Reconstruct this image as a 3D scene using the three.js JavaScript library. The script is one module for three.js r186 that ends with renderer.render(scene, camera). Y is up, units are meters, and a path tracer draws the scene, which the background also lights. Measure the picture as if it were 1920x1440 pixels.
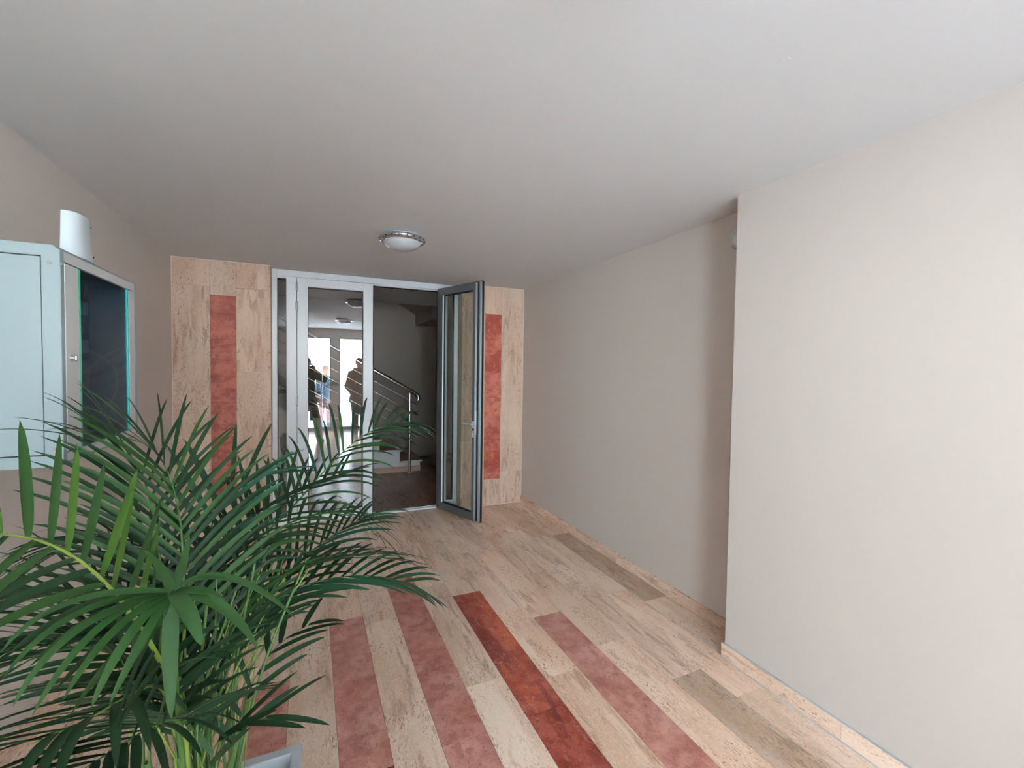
import * as THREE from 'three';
import { RoundedBoxGeometry } from 'three/addons/geometries/RoundedBoxGeometry.js';
import { mergeGeometries, toCreasedNormals } from 'three/addons/utils/BufferGeometryUtils.js';
import { MarchingCubes } from 'three/addons/objects/MarchingCubes.js';

// ------------------------------------------------------------------ camera, sky, sun, exposure
const scene = new THREE.Scene();
const camera = new THREE.PerspectiveCamera(81.62, 4 / 3, 0.05, 200);
camera.rotation.order = 'YXZ';
camera.position.set(0, 1.5625, 0);
camera.rotation.set(-0.0322, -0.4258, 0.0134);
camera.updateMatrixWorld();
scene.add(camera);

const renderer = new THREE.WebGLRenderer({ antialias: true });
renderer.toneMapping = THREE.LinearToneMapping;
renderer.toneMappingExposure = 1.1;
renderer.shadowMap.enabled = true;
renderer.shadowMap.type = THREE.PCFSoftShadowMap;

const SKY_ZENITH = [0.26, 0.44, 0.74], SKY_HORIZON = [1.46, 1.66, 1.68], SKY_GAIN = 20, SUN_GAIN = 195;
{
  const W = 256, H = 128, d = new Float32Array(W * H * 4);
  for (let j = 0; j < H; j++) {
    const el = ((j + 0.5) / H - 0.5) * Math.PI, s = Math.max(0, Math.sin(el)), k = Math.pow(1 - s, 3);
    for (let i = 0; i < W; i++) {
      const o = (j * W + i) * 4;
      for (let c = 0; c < 3; c++) d[o + c] = SKY_GAIN * (SKY_ZENITH[c] * (1 - k) + SKY_HORIZON[c] * k);
      d[o + 3] = 1;
    }
  }
  const t = new THREE.DataTexture(d, W, H, THREE.RGBAFormat, THREE.FloatType);
  t.mapping = THREE.EquirectangularReflectionMapping;
  t.magFilter = t.minFilter = THREE.LinearFilter; t.needsUpdate = true;
  scene.background = t;
}
const sun = new THREE.DirectionalLight(0xf6fbf8, SUN_GAIN);
sun.position.set(-6.2, 8.2, 4.0); sun.target.position.set(0, 0, 2);
sun.castShadow = true; sun.shadow.mapSize.set(2048, 2048); sun.shadow.radius = 1;
Object.assign(sun.shadow.camera, { left: -12, right: 12, top: 12, bottom: -12, near: 0.5, far: 40 });
scene.add(sun, sun.target);

// ------------------------------------------------------------------ helpers
let seed = 20240611;
const rnd = () => { seed = (seed + 0x6D2B79F5) | 0; let t = Math.imul(seed ^ (seed >>> 15), 1 | seed); t = (t + Math.imul(t ^ (t >>> 7), 61 | t)) ^ t; return ((t ^ (t >>> 14)) >>> 0) / 4294967296; };
const rr = (a, b) => a + (b - a) * rnd();
const V = (x, y, z) => new THREE.Vector3(x, y, z);
const counts = {};
const numbered = (n) => { const k = (counts[n] = (counts[n] ?? -1) + 1); return k ? `${n}_${String(k).padStart(3, '0')}` : n; };
function obj(name, geo, mat, parent = scene) {
  const m = new THREE.Mesh(Array.isArray(geo) ? merge(geo) : geo, mat);
  m.name = parent === scene ? numbered(name) : name; m.castShadow = m.receiveShadow = true; parent.add(m); return m;
}
function group(name, x = 0, y = 0, z = 0, ry = 0, parent = scene) {
  const g = new THREE.Group(); g.name = parent === scene ? numbered(name) : name; g.position.set(x, y, z); g.rotation.y = ry; parent.add(g); return g;
}
function tag(o, label, category, grp) { o.userData.label = label; if (category) o.userData.category = category; if (grp) o.userData.group = grp; return o; }
function struct(o, label) { o.userData.kind = 'structure'; if (label) o.userData.label = label; return o; }
function merge(list) {
  list = list.map((g) => { g = g.index ? g.toNonIndexed() : g; for (const k of Object.keys(g.attributes)) if (!['position', 'normal', 'uv'].includes(k)) g.deleteAttribute(k); if (!g.attributes.uv) g.setAttribute('uv', new THREE.BufferAttribute(new Float32Array(g.attributes.position.count * 2), 2)); return g; });
  return mergeGeometries(list);
}
// box from corner to corner; r rounds the edges
function bx(x0, x1, y0, y1, z0, z1, r = 0) {
  const w = x1 - x0, h = y1 - y0, d = z1 - z0;
  r = Math.min(r, w / 2.05, h / 2.05, d / 2.05);
  const g = r > 0 ? new RoundedBoxGeometry(w, h, d, 2, r) : new THREE.BoxGeometry(w, h, d);
  return g.translate((x0 + x1) / 2, (y0 + y1) / 2, (z0 + z1) / 2);
}
function cyl(a, b, r0, r1 = r0, seg = 16) {
  const d = b.clone().sub(a), L = d.length();
  return new THREE.CylinderGeometry(r1, r0, L, seg).translate(0, L / 2, 0).applyQuaternion(new THREE.Quaternion().setFromUnitVectors(V(0, 1, 0), d.normalize())).translate(a.x, a.y, a.z);
}
const tube = (pts, r, n = 24, seg = 8) => new THREE.TubeGeometry(new THREE.CatmullRomCurve3(pts), n, r, seg, false);
const lathe = (pts, seg = 48) => new THREE.LatheGeometry(pts.map(([x, y]) => new THREE.Vector2(x, y)), seg);
const srgb = (r, g, b) => new THREE.Color().setRGB(r / 255, g / 255, b / 255, THREE.SRGBColorSpace);
const std = (color, roughness = 0.6, metalness = 0, more = {}) => new THREE.MeshStandardMaterial({ color, roughness, metalness, side: THREE.DoubleSide, ...more });
const phys = (color, roughness, more = {}) => new THREE.MeshPhysicalMaterial({ color, roughness, side: THREE.DoubleSide, ...more });

// ------------------------------------------------------------------ stone textures (tileable value noise)
function lattice(s) { const a = new Float32Array(65536); let q = s >>> 0; for (let i = 0; i < 65536; i++) { q = (Math.imul(q, 1664525) + 1013904223) >>> 0; a[i] = q / 4294967296; } return a; }
function noiser(s) {
  const L = lattice(s);
  return (u, v, fx, fy) => {          // periodic in the unit square with fx x fy cells
    const x = u * fx, y = v * fy; let xi = Math.floor(x), yi = Math.floor(y); let a = x - xi, b = y - yi;
    a = a * a * (3 - 2 * a); b = b * b * (3 - 2 * b);
    const x0 = ((xi % fx) + fx) % fx, x1 = (x0 + 1) % fx, y0 = ((yi % fy) + fy) % fy, y1 = (y0 + 1) % fy, h = fx * 131 + fy * 7919;
    const A = L[(x0 + y0 * 257 + h) & 65535], B = L[(x1 + y0 * 257 + h) & 65535], C = L[(x0 + y1 * 257 + h) & 65535], D = L[(x1 + y1 * 257 + h) & 65535];
    return (A + (B - A) * a) * (1 - b) + (C + (D - C) * a) * b;
  };
}
const fbm = (n, u, v, fx, fy, o) => { let s = 0, w = 0.5, t = 0; for (let i = 0; i < o; i++) { s += w * n(u, v, fx, fy); t += w; w *= 0.5; fx *= 2; fy *= 2; } return s / t; };
const sstep = (a, b, x) => { x = Math.min(1, Math.max(0, (x - a) / (b - a))); return x * x * (3 - 2 * x); };
function stoneTexture(W, H, fn) {
  const d = new Uint8Array(W * H * 4), c = [0, 0, 0];
  for (let j = 0; j < H; j++) for (let i = 0; i < W; i++) {
    fn((i + 0.5) / W, (j + 0.5) / H, c); const o = (j * W + i) * 4;
    for (let k = 0; k < 3; k++) d[o + k] = Math.max(0, Math.min(255, c[k]));
    d[o + 3] = 255;
  }
  const t = new THREE.DataTexture(d, W, H, THREE.RGBAFormat); t.colorSpace = THREE.SRGBColorSpace; t.wrapS = t.wrapT = THREE.RepeatWrapping;
  t.magFilter = THREE.LinearFilter; t.minFilter = THREE.LinearMipmapLinearFilter; t.generateMipmaps = true; t.needsUpdate = true; return t;
}
const mixc = (c, k, r, g, b) => { c[0] += (r - c[0]) * k; c[1] += (g - c[1]) * k; c[2] += (b - c[2]) * k; };
// beige travertine: u across the vein (0.8 m), v along it (1.6 m)
function travertine(s, base, streak, dark, streaky) {
  const n = noiser(s), m = noiser(s + 77), q = noiser(s + 501);
  return stoneTexture(768, 1024, (u, v, c) => {
    const w = u + 0.035 * (fbm(m, u, v, 4, 3, 3) - 0.5) * 2;
    c[0] = base[0]; c[1] = base[1]; c[2] = base[2];
    const cloud = fbm(q, u, v, 4, 4, 4) - 0.5; c[0] += cloud * 26; c[1] += cloud * 30; c[2] += cloud * 34;
    const band = fbm(n, w, v, 12, 3, 4);
    mixc(c, 0.62 * sstep(0.48 - streaky, 0.8 - streaky, band), ...streak);
    const patch = fbm(m, w, v, 8, 5, 3), vein = fbm(q, w, v, 44, 14, 5);
    mixc(c, 0.5 * sstep(0.5 - streaky, 0.7, patch) * sstep(0.46, 0.68, vein), ...dark);
    const fleck = n(w, v, 170, 80) * 0.55 + q(w, v, 340, 190) * 0.45;
    mixc(c, 0.4 * sstep(0.56, 0.78, fleck) * sstep(0.4, 0.62, fbm(q, w, v, 14, 8, 4)), dark[0], dark[1], dark[2]);
    mixc(c, 0.5 * sstep(0.74, 0.86, n(u, v, 210, 120)) * sstep(0.5, 0.65, fbm(m, u, v, 10, 9, 3)), dark[0] * 0.75, dark[1] * 0.7, dark[2] * 0.66);
    mixc(c, 0.4 * sstep(0.66, 0.86, m(u, v, 240, 170)), 232, 220, 206);
    const g = (m(u, v, 384, 384) - 0.5) * 18; c[0] += g; c[1] += g; c[2] += g;
  });
}
// red travertine: clouded, banded across the stone (bands > 0) or along it
function redStone(s, base, dark, orange, bands) {
  const n = noiser(s), m = noiser(s + 31), q = noiser(s + 900);
  return stoneTexture(768, 1024, (u, v, c) => {
    const w = v + 0.06 * (fbm(m, u, v, 5, 5, 4) - 0.5) + 0.05 * u * 0, x = u + 0.1 * (fbm(q, u, v, 4, 6, 3) - 0.5);
    c[0] = base[0]; c[1] = base[1]; c[2] = base[2];
    const cl = fbm(q, u, v, 8, 14, 5) - 0.5; c[0] += cl * 60; c[1] += cl * 62; c[2] += cl * 58;
    const b = bands > 0 ? fbm(n, x, w, 2, 14, 4) : fbm(n, x, w, 8, 3, 4), b2 = bands > 0 ? fbm(m, x, w, 3, 22, 4) : fbm(m, x, w, 12, 4, 4);
    mixc(c, 0.85 * sstep(0.52, 0.7, b) * Math.abs(bands), ...dark);
    mixc(c, 0.85 * sstep(0.54, 0.7, b2) * Math.abs(bands), ...orange);
    const vein = Math.abs(fbm(m, u + 0.08 * cl, w, 6, 12, 4) - 0.5); mixc(c, 0.4 * (1 - sstep(0.0, 0.02, vein)), 206, 160, 146);
    mixc(c, 0.5 * sstep(0.8, 0.93, m(u, v, 200, 260)), 214, 178, 166);
    const mot = fbm(m, u, v, 22, 40, 4); mixc(c, 0.55 * sstep(0.5, 0.72, mot), base[0] * 0.82, base[1] * 0.72, base[2] * 0.72); mixc(c, 0.4 * (1 - sstep(0.28, 0.46, mot)), base[0] * 1.1, base[1] * 1.18, base[2] * 1.18);
    mixc(c, 0.35 * sstep(0.82, 0.92, n(u, v, 150, 170)), dark[0] * 0.7, dark[1] * 0.6, dark[2] * 0.6);
    const g = (n(u, v, 384, 512) - 0.5) * 14; c[0] += g; c[1] += g; c[2] += g;
  });
}
const T_PALE = travertine(11, [218, 202, 184], [202, 180, 158], [160, 134, 114], 0.0);
const T_STREAK = travertine(29, [213, 196, 178], [192, 168, 144], [146, 120, 101], 0.05);
const T_WARM = travertine(53, [219, 199, 178], [201, 171, 145], [156, 122, 98], 0.05);
const R_PINK = redStone(5, [204, 146, 133], [176, 104, 94], [204, 136, 114], 0.5);
const R_DEEP = redStone(19, [164, 80, 66], [108, 44, 44], [190, 98, 66], -0.9);
const R_BAND = redStone(41, [198, 112, 96], [158, 66, 54], [206, 112, 76], 0.85);
const R_WALL = redStone(63, [172, 88, 73], [136, 54, 47], [196, 106, 84], 0.85);
const stoneMat = (t, tint = [1, 1, 1], rough = 0.2) => new THREE.MeshStandardMaterial({ map: t, bumpMap: t, bumpScale: 0.0006, color: new THREE.Color().setRGB(...tint), roughness: rough });
const BEIGE = [T_PALE, T_WARM, T_STREAK, T_WARM].flatMap((t) => [stoneMat(t, [1.45, 1.31, 1.26]), stoneMat(t, [1.32, 1.19, 1.14]), stoneMat(t, [1.52, 1.4, 1.36])]);
const M_STREAK_DARK = stoneMat(T_STREAK, [0.98, 0.86, 0.79]), M_PALE = stoneMat(T_PALE, [1.04, 1.04, 1.03]);
const M_PINK = stoneMat(R_PINK), M_PINK2 = stoneMat(R_PINK, [0.9, 0.86, 0.86]), M_DEEP = stoneMat(R_DEEP, [1.05, 1.05, 1.05]), M_DEEP2 = stoneMat(R_DEEP, [0.84, 0.72, 0.72]), M_BANDED = stoneMat(R_BAND);
const M_DEEPW = stoneMat(R_WALL, [1, 1, 1], 0.5);
const BEIGE_WALL = [T_WARM, T_PALE, T_STREAK].map((t) => stoneMat(t, [1.05, 0.91, 0.86], 0.5));

// slab with small chamfers; local x = width, z = length, y up; uv along the vein
function slabGeo(w, l, t, b = 0.0008) {
  const x = w / 2, z = l / 2, P = [], UV = [], u0 = rnd(), v0 = rnd(), s = rnd() < 0.5 ? 1 : -1;
  const q = (a, c, d, e) => { for (const p of [a, c, d, a, d, e]) { P.push(...p); UV.push(u0 + s * p[0] / 0.8, v0 + p[2] / 1.6); } };
  const top = [[-x + b, 0, z - b], [x - b, 0, z - b], [x - b, 0, -z + b], [-x + b, 0, -z + b]], mid = [[-x, -b, z], [x, -b, z], [x, -b, -z], [-x, -b, -z]], low = mid.map((p) => [p[0], -t, p[2]]);
  q(...top);
  for (let i = 0; i < 4; i++) { const j = (i + 1) % 4; q(mid[i], mid[j], top[j], top[i]); q(low[i], low[j], mid[j], mid[i]); }
  q(low[3], low[2], low[1], low[0]);
  const g = new THREE.BufferGeometry();
  g.setAttribute('position', new THREE.Float32BufferAttribute(P, 3)); g.setAttribute('uv', new THREE.Float32BufferAttribute(UV, 2)); g.computeVertexNormals(); return g;
}

// ------------------------------------------------------------------ measures of the place (metres; camera above the origin, door wall at -z)
const H = 2.5, XL = -1.0893, XR = 2.2764, XN = 2.0665, ZD = -4.7143, ZN = -1.69, ZE = 1.95, XC = 0.5935;
const ZF = -4.86;                                   // front of the aluminium door frame
const M_WALL = std(srgb(224, 213, 203), 0.85), M_CEIL = std(srgb(235, 235, 232), 0.9), M_PLASTER = std(srgb(225, 223, 220), 0.8), M_GROUT = std(srgb(196, 184, 168), 0.9);
const M_MORTAR = std(srgb(206, 190, 172), 0.95), M_CAULK = std(srgb(226, 216, 202), 0.7), M_CHIP = std(srgb(250, 250, 248), 0.6);

// floor: mortar bed with the stone planks laid on it
{
  const f = struct(group('floor'), 'floor of long beige and red travertine planks');
  obj('mortar_bed', bx(XL - 0.2, XR + 0.2, -0.2, -0.012, -4.93, ZE + 0.2), M_MORTAR, f);
  const X0 = 0.102, P = 0.1965, gap = 0.0012;
  const plank = (k, z0, z1, m) => {                 // from z0 (far) to z1 (near) in column k
    let a = X0 + k * P, b = a + P; a = Math.max(a, XL); b = Math.min(b, XR);
    if (b - a < 0.02) return;
    const t = obj('tile', slabGeo(b - a - gap, z1 - z0 - (m === M_DEEP || m === M_DEEP2 ? 0.003 : gap), 0.012), m, f);
    t.position.set((a + b) / 2, rr(-0.00025, 0.0001), (z0 + z1) / 2);
  };
  // columns of red stone: [column, first far end, joints ...]; beige before it
  const red = { '-2': [-2.43, M_PINK, -1.25, M_PINK2, -0.1, M_PINK], 0: [-2.888, M_PINK, -1.735, M_DEEP, -0.55, M_PINK], 2: [-3.37, M_PINK2, -1.74, M_PINK, -0.6, M_PINK2], 4: [-2.902, M_DEEP, -1.745, M_DEEP2, -0.6, M_PINK], 6: [-2.447, M_PINK, -1.0, M_PINK2, 0.1, M_PINK] };
  const given = { 8: [-3.86, -2.75, -1.668, -0.4], 10: [-3.63, -2.33, -1.0], 1: [-3.9, -2.785, -1.9, -0.8], 3: [-3.92, -3.1, -2.03, -0.9], 5: [-3.56, -2.6, -1.93, -0.8], 7: [-3.9, -3.0, -2.05, -1.1], 9: [-3.65, -2.51, -1.45, -0.5], '-1': [-3.5, -2.74, -1.95, -0.9] };
  for (let k = -7; k <= 10; k++) {
    let z = -4.93; const R = red[k], stop = R ? R[0] : ZE + 0.1, cuts = [];
    const fixed = given[k]?.filter((c) => c < stop - 0.3) ?? [];
    for (const c of fixed) cuts.push(c);
    let c = fixed.length ? fixed[fixed.length - 1] : z;
    if (!fixed.length) { c = z + rr(0.5, 1.1); if (c < stop - 0.3) cuts.push(c); }
    while ((c += rr(0.8, 1.25)) < stop - 0.35) cuts.push(c);
    cuts.push(stop);
    for (const e of cuts) { plank(k, z, e, k === 8 && Math.abs(z + 1.668) < 0.01 || k === 10 && Math.abs(z + 3.63) < 0.01 ? M_STREAK_DARK : BEIGE[Math.floor(rnd() * BEIGE.length)]); z = e; }
    if (R) { const ends = [R[2], R[4], ZE + 0.1], ms = [R[1], R[3], R[5]]; for (let i = 0; i < 3; i++) { plank(k, z, ends[i], ms[i]); z = ends[i]; } }
  }
}
{
  const c = struct(group('ceiling'), 'plain white plaster ceiling of the lobby');
  obj('slab', bx(XL - 0.2, XR + 0.2, H, H + 0.25, -6.6, ZE + 0.2), M_CEIL, c);
  for (const [x, z, a, l] of [[1.289, -0.908, 0.3, 0.013], [1.3, -0.898, -0.25, 0.011], [0.537, -2.055, 0.5, 0.012]]) { const m = obj('paint_chip', bx(-l / 2, l / 2, -0.0012, 0, -0.0012, 0.0012, 0.0005), M_CHIP, c); m.position.set(x, H, z); m.rotation.y = a; }
}
struct(obj('wall_left', bx(XL - 0.2, XL, 0, H, -5.02, ZE), M_WALL), 'beige painted wall behind the grey cabinet');
struct(obj('wall_right', bx(XR, XR + 0.2, 0, H, -5.02, ZN), M_WALL), 'beige painted wall beside the open glass door');
struct(obj('wall_right_front', bx(XN, XR + 0.2, -0.008, H + 0.008, ZN, ZE, 0.005), M_WALL), 'beige painted wall standing forward near the camera');

// wall with the door: masonry, stone cladding, stone reveals
{
  const w = struct(group('wall_back'), 'wall clad in beige travertine with a red stone strip on each side of the door');
  for (const s of [-1, 1]) {
    const out = s < 0 ? XL : XR, inn = s < 0 ? -0.337 : 1.524, a = s < 0 ? out - 0.2 : inn + 0.02, b = s < 0 ? inn - 0.02 : out + 0.2;
    obj('masonry', bx(a, b, 0, H, -5.02, ZD - 0.02), M_PLASTER, w);
    const e = (x) => XC + s * x;                    // measured outwards from the middle of the doorway
    const cols = [[0.9305, 1.2055], [1.2055, 1.4035], [1.4035, 1.6828]];
    const rows = [
      s < 0 ? [0, 0.8, 1.512, 2.265, H] : [0, 0.753, 2.2, H],
      [0, 0.302, 1.24, 2.19, H],
      s < 0 ? [0, 0.95, 2.264, H] : [0, 0.378, H]];
    cols.forEach(([c0, c1], ci) => {
      const x0 = Math.min(e(c0), e(c1)), x1 = Math.max(e(c0), e(c1)), ys = rows[ci];
      for (let i = 0; i + 1 < ys.length; i++) {
        const isRed = ci === 1 && (i === 1 || i === 2);
        const t = obj('tile', slabGeo(x1 - x0 - 0.0012, ys[i + 1] - ys[i] - 0.0012, 0.02), isRed ? (s < 0 ? M_DEEPW : M_BANDED) : BEIGE_WALL[Math.floor(rnd() * 3)], w);
        t.rotation.x = Math.PI / 2; t.position.set((x0 + x1) / 2, (ys[i] + ys[i + 1]) / 2, ZD + rr(-0.0004, 0.0003));
      }
    });
    const rev = [0, 1.26, H];
    for (let i = 0; i < 2; i++) {
      const t = obj('tile', slabGeo(0.146, rev[i + 1] - rev[i] - 0.001, 0.02), BEIGE_WALL[0], w);
      t.rotation.set(Math.PI / 2, 0, s < 0 ? -Math.PI / 2 : Math.PI / 2, 'YZX'); t.rotation.order = 'ZXY';
      t.rotation.set(Math.PI / 2, 0, 0); t.rotation.order = 'YXZ'; t.rotation.set(Math.PI / 2, s < 0 ? Math.PI / 2 : -Math.PI / 2, 0);
      t.position.set(inn, (rev[i] + rev[i + 1]) / 2, ZD - 0.073);
    }
    obj('sealant', [bx(Math.min(out, inn), Math.max(out, inn), H - 0.006, H, ZD, ZD + 0.003), bx(s < 0 ? out : out - 0.006, s < 0 ? out + 0.006 : out, 0, H, ZD, ZD + 0.003), bx(Math.min(out, inn), Math.max(out, inn), 0, 0.005, ZD, ZD + 0.003)], M_CAULK, w);
  }
}

// skirting of travertine along the painted walls
{
  const SK = (name, label, list) => {
    const g = struct(group(name), label);
    for (const [x0, x1, z0, z1] of list) {
      const along = z1 - z0 > x1 - x0, L = along ? z1 - z0 : x1 - x0, n = Math.max(1, Math.round(L / 0.62));
      for (let i = 0; i < n; i++) {
        const t = obj('tile', slabGeo(0.081, L / n - 0.001, 0.012), BEIGE[Math.floor(rnd() * BEIGE.length)], g);
        if (along) { const s = x0 < 0 ? -1 : 1; t.rotation.z = s * Math.PI / 2; t.position.set(s < 0 ? x1 : x0, 0.0405, z0 + (i + 0.5) * L / n); }
        else { t.rotation.set(0, Math.PI / 2, 0); t.rotation.order = 'XYZ'; t.rotation.set(-Math.PI / 2, Math.PI / 2, 0, 'XYZ'); t.position.set(x0 + (i + 0.5) * L / n, 0.0405, z0); }
      }
    }
  };
  SK('baseboard_right', 'low travertine skirting along the right wall', [[XR - 0.012, XR, ZD, ZN]]);
  SK('baseboard_right_front', 'low travertine skirting round the forward wall', [[XN - 0.012, XN, ZN - 0.012, ZE], [XN, XR - 0.012, ZN - 0.012, ZN]]);
  struct(obj('trim_1', [bx(XN - 0.016, XN - 0.012, 0, 0.004, ZN, ZE), bx(XN - 0.012, XN, 0.081, 0.0825, ZN, ZE)], std(srgb(204, 208, 208), 0.5)), 'thin pale sealant line along the skirting');
  SK('baseboard_left', 'low travertine skirting along the left wall', [[XL, XL + 0.012, ZD, ZE]]);
}

// ------------------------------------------------------------------ glazed doorset
const M_ALU = phys(srgb(246, 247, 249), 0.38, { clearcoat: 0.3, clearcoatRoughness: 0.3 });
const M_ALU_GREY = std(srgb(104, 107, 108), 0.38, 0.25), M_SILVER = std(srgb(196, 203, 207), 0.32, 0.6), M_RUBBER = std(srgb(18, 18, 20), 0.6), M_HINGE = std(srgb(150, 152, 158), 0.35, 0.7);
const M_STEEL = std(srgb(225, 223, 218), 0.14, 1), M_CHROME = std(srgb(216, 218, 220), 0.1, 1), M_SATIN = std(srgb(222, 228, 232), 0.32, 0.55);
const M_GLASS = phys(0xffffff, 0.0, { transmission: 1, thickness: 0, ior: 2.6 });
const M_GLASS_TINT = phys(srgb(232, 243, 240), 0.0, { transmission: 1, thickness: 0, ior: 1.6 });
// four bars of a frame, mitre-free, seen from +z
const frame = (x0, x1, y0, y1, z0, z1, l, r, b, t, rad = 0.003) => [bx(x0, x0 + l, y0, y1, z0, z1, rad), bx(x1 - r, x1, y0, y1, z0, z1, rad), bx(x0 + l, x1 - r, y0, y0 + b, z0, z1, rad), bx(x0 + l, x1 - r, y1 - t, y1, z0, z1, rad)];
const pane = (x0, x1, y0, y1, z) => new THREE.PlaneGeometry(x1 - x0, y1 - y0).translate((x0 + x1) / 2, (y0 + y1) / 2, z);
{
  const d = struct(group('door_1'), 'white aluminium door frame with a narrow glazed light at each side');
  const Z0 = ZF - 0.07;
  obj('frame', [bx(-0.337, -0.292, 0, H, Z0, ZF, 0.004), bx(1.479, 1.524, 0, H, Z0, ZF, 0.004),
    bx(-0.214, -0.122, 0.0, 2.44, Z0, ZF, 0.004), bx(1.309, 1.401, 0.0, 2.44, Z0, ZF, 0.004),
    bx(-0.292, 1.479, 2.44, H, Z0, ZF, 0.003), bx(-0.122, 1.309, 2.425, 2.445, Z0 - 0.01, ZF - 0.02, 0.002),
    bx(-0.292, -0.214, 2.42, 2.445, Z0, ZF - 0.006, 0.002), bx(1.401, 1.479, 2.42, 2.445, Z0, ZF - 0.006, 0.002), bx(-0.292, -0.214, 0, 0.07, Z0, ZF, 0.003), bx(1.401, 1.479, 0, 0.07, Z0, ZF, 0.003)], M_ALU, d);
  obj('threshold', [bx(-0.122, 1.309, 0, 0.016, Z0, ZF + 0.012, 0.003), bx(0.6, 1.309, 0.014, 0.024, Z0 + 0.006, ZF - 0.03, 0.002)], M_ALU, d);
  for (const [a, b] of [[-0.292, -0.214], [1.401, 1.479]]) {
    obj('pane', pane(a, b, 0.07, 2.42, ZF - 0.034), M_GLASS, d);
    obj('gasket', frame(a, b, 0.07, 2.42, ZF - 0.044, ZF - 0.022, 0.006, 0.004, 0.006, 0.016, 0), M_RUBBER, d);
  }
  obj('gasket', [bx(0.612, 1.309, 2.418, 2.427, Z0, ZF - 0.03), bx(1.3, 1.309, 0.02, 2.42, Z0, ZF - 0.028), bx(0.61, 1.309, 0.022, 0.027, ZF - 0.05, ZF - 0.03)], M_RUBBER, d);

  const l = struct(group('door_2'), 'closed white aluminium door leaf with a large reflecting pane');
  const zf = ZF + 0.006, zb = ZF - 0.054;
  obj('frame', [...frame(-0.118, 0.596, 0.012, 2.436, zb, zf, 0.09, 0.095, 0.083, 0.082, 0.004), bx(0.586, 0.606, 0.012, 2.436, zb - 0.006, zb + 0.03, 0.002)], M_ALU, l);
  obj('bead', frame(-0.03, 0.503, 0.093, 2.356, zb + 0.02, zf - 0.008, 0.008, 0.004, 0.004, 0.004, 0.001), M_ALU, l);
  obj('gasket', [...frame(-0.022, 0.501, 0.095, 2.354, zf - 0.026, zf - 0.014, 0.005, 0.012, 0.012, 0.013, 0), bx(0.598, 0.604, 0.014, 2.43, zb + 0.032, zf - 0.004)], M_RUBBER, l);
  obj('pane', pane(-0.026, 0.503, 0.093, 2.356, zf - 0.02), M_GLASS, l);
  obj('pane', pane(-0.026, 0.503, 0.093, 2.356, zf - 0.036), M_GLASS, l);
  for (const y of [2.345, 2.155, 1.222, 0.3]) obj('hinge', [bx(-0.128, -0.112, y - 0.046, y + 0.046, zf - 0.004, zf + 0.014, 0.006)], M_HINGE, l);
  obj('bolt_cap', cyl(V(0.4, 0.045, zf - 0.002), V(0.4, 0.045, zf + 0.006), 0.006), M_RUBBER, l);

  // the open leaf: local x from the hinge to the free edge, +z is the stair-hall face
  const o = struct(group('door_3', 1.302, 0, -4.83, -68.5 * Math.PI / 180), 'open glazed door leaf with grey frame and silver lever handle');
  obj('frame', frame(0.006, 0.635, 0.018, 2.434, 0.0, 0.034, 0.088, 0.036, 0.078, 0.074, 0.003), M_ALU_GREY, o);
  obj('bead', [bx(0.09, 0.098, 0.094, 2.36, 0.012, 0.030, 0.002)], M_ALU, o);
  obj('edge_profile', [bx(0.6352, 0.639, 0.02, 2.432, 0.002, 0.032)], M_SILVER, o);
  obj('lip', frame(0.0, 0.69, 0.006, 2.442, -0.032, -0.004, 0.1, 0.088, 0.09, 0.085, 0.003), M_SILVER, o);
  obj('gasket', [...frame(0.096, 0.601, 0.094, 2.362, 0.004, 0.016, 0.012, 0.006, 0.012, 0.014, 0), bx(0.6385, 0.652, 0.016, 2.436, -0.004, 0.008), bx(0.6898, 0.696, 0.006, 2.442, -0.03, -0.006), bx(0.0, 0.69, 2.4415, 2.446, -0.03, 0.0), bx(0.006, 0.64, 2.4335, 2.437, 0.0, 0.03)], M_RUBBER, o);
  obj('pane', pane(0.1, 0.601, 0.094, 2.362, 0.006), M_GLASS_TINT, o);
  const lever = (s) => {
    const z = s > 0 ? 0.034 : -0.032, zz = z + s * 0.045;
    const h = obj('handle', [new RoundedBoxGeometry(0.03, 0.075, 0.012, 2, 0.005).translate(0.618, 1.0, z + s * 0.006), cyl(V(0.618, 1.005, z), V(0.618, 1.005, zz), 0.009), tube([V(0.618, 1.005, zz), V(0.60, 1.005, zz + s * 0.006), V(0.55, 1.006, zz + s * 0.008), V(0.5, 1.01, zz + s * 0.004)], 0.0115, 16, 10)], M_SATIN, o);
    h.userData.label = 'silver lever handle';
    obj('escutcheon', [new RoundedBoxGeometry(0.028, 0.07, 0.01, 2, 0.005).translate(0.618, 0.905, z + s * 0.005), cyl(V(0.618, 0.905, z), V(0.618, 0.905, z + s * 0.016), 0.01)], M_SATIN, o);
  };
  lever(1); lever(-1);
  obj('strike_plate', [bx(0.639, 0.641, 0.9, 1.14, 0.006, 0.028, 0.0005), bx(0.6395, 0.645, 1.0, 1.03, 0.01, 0.024, 0.001)], M_SATIN, o);
}

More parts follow.
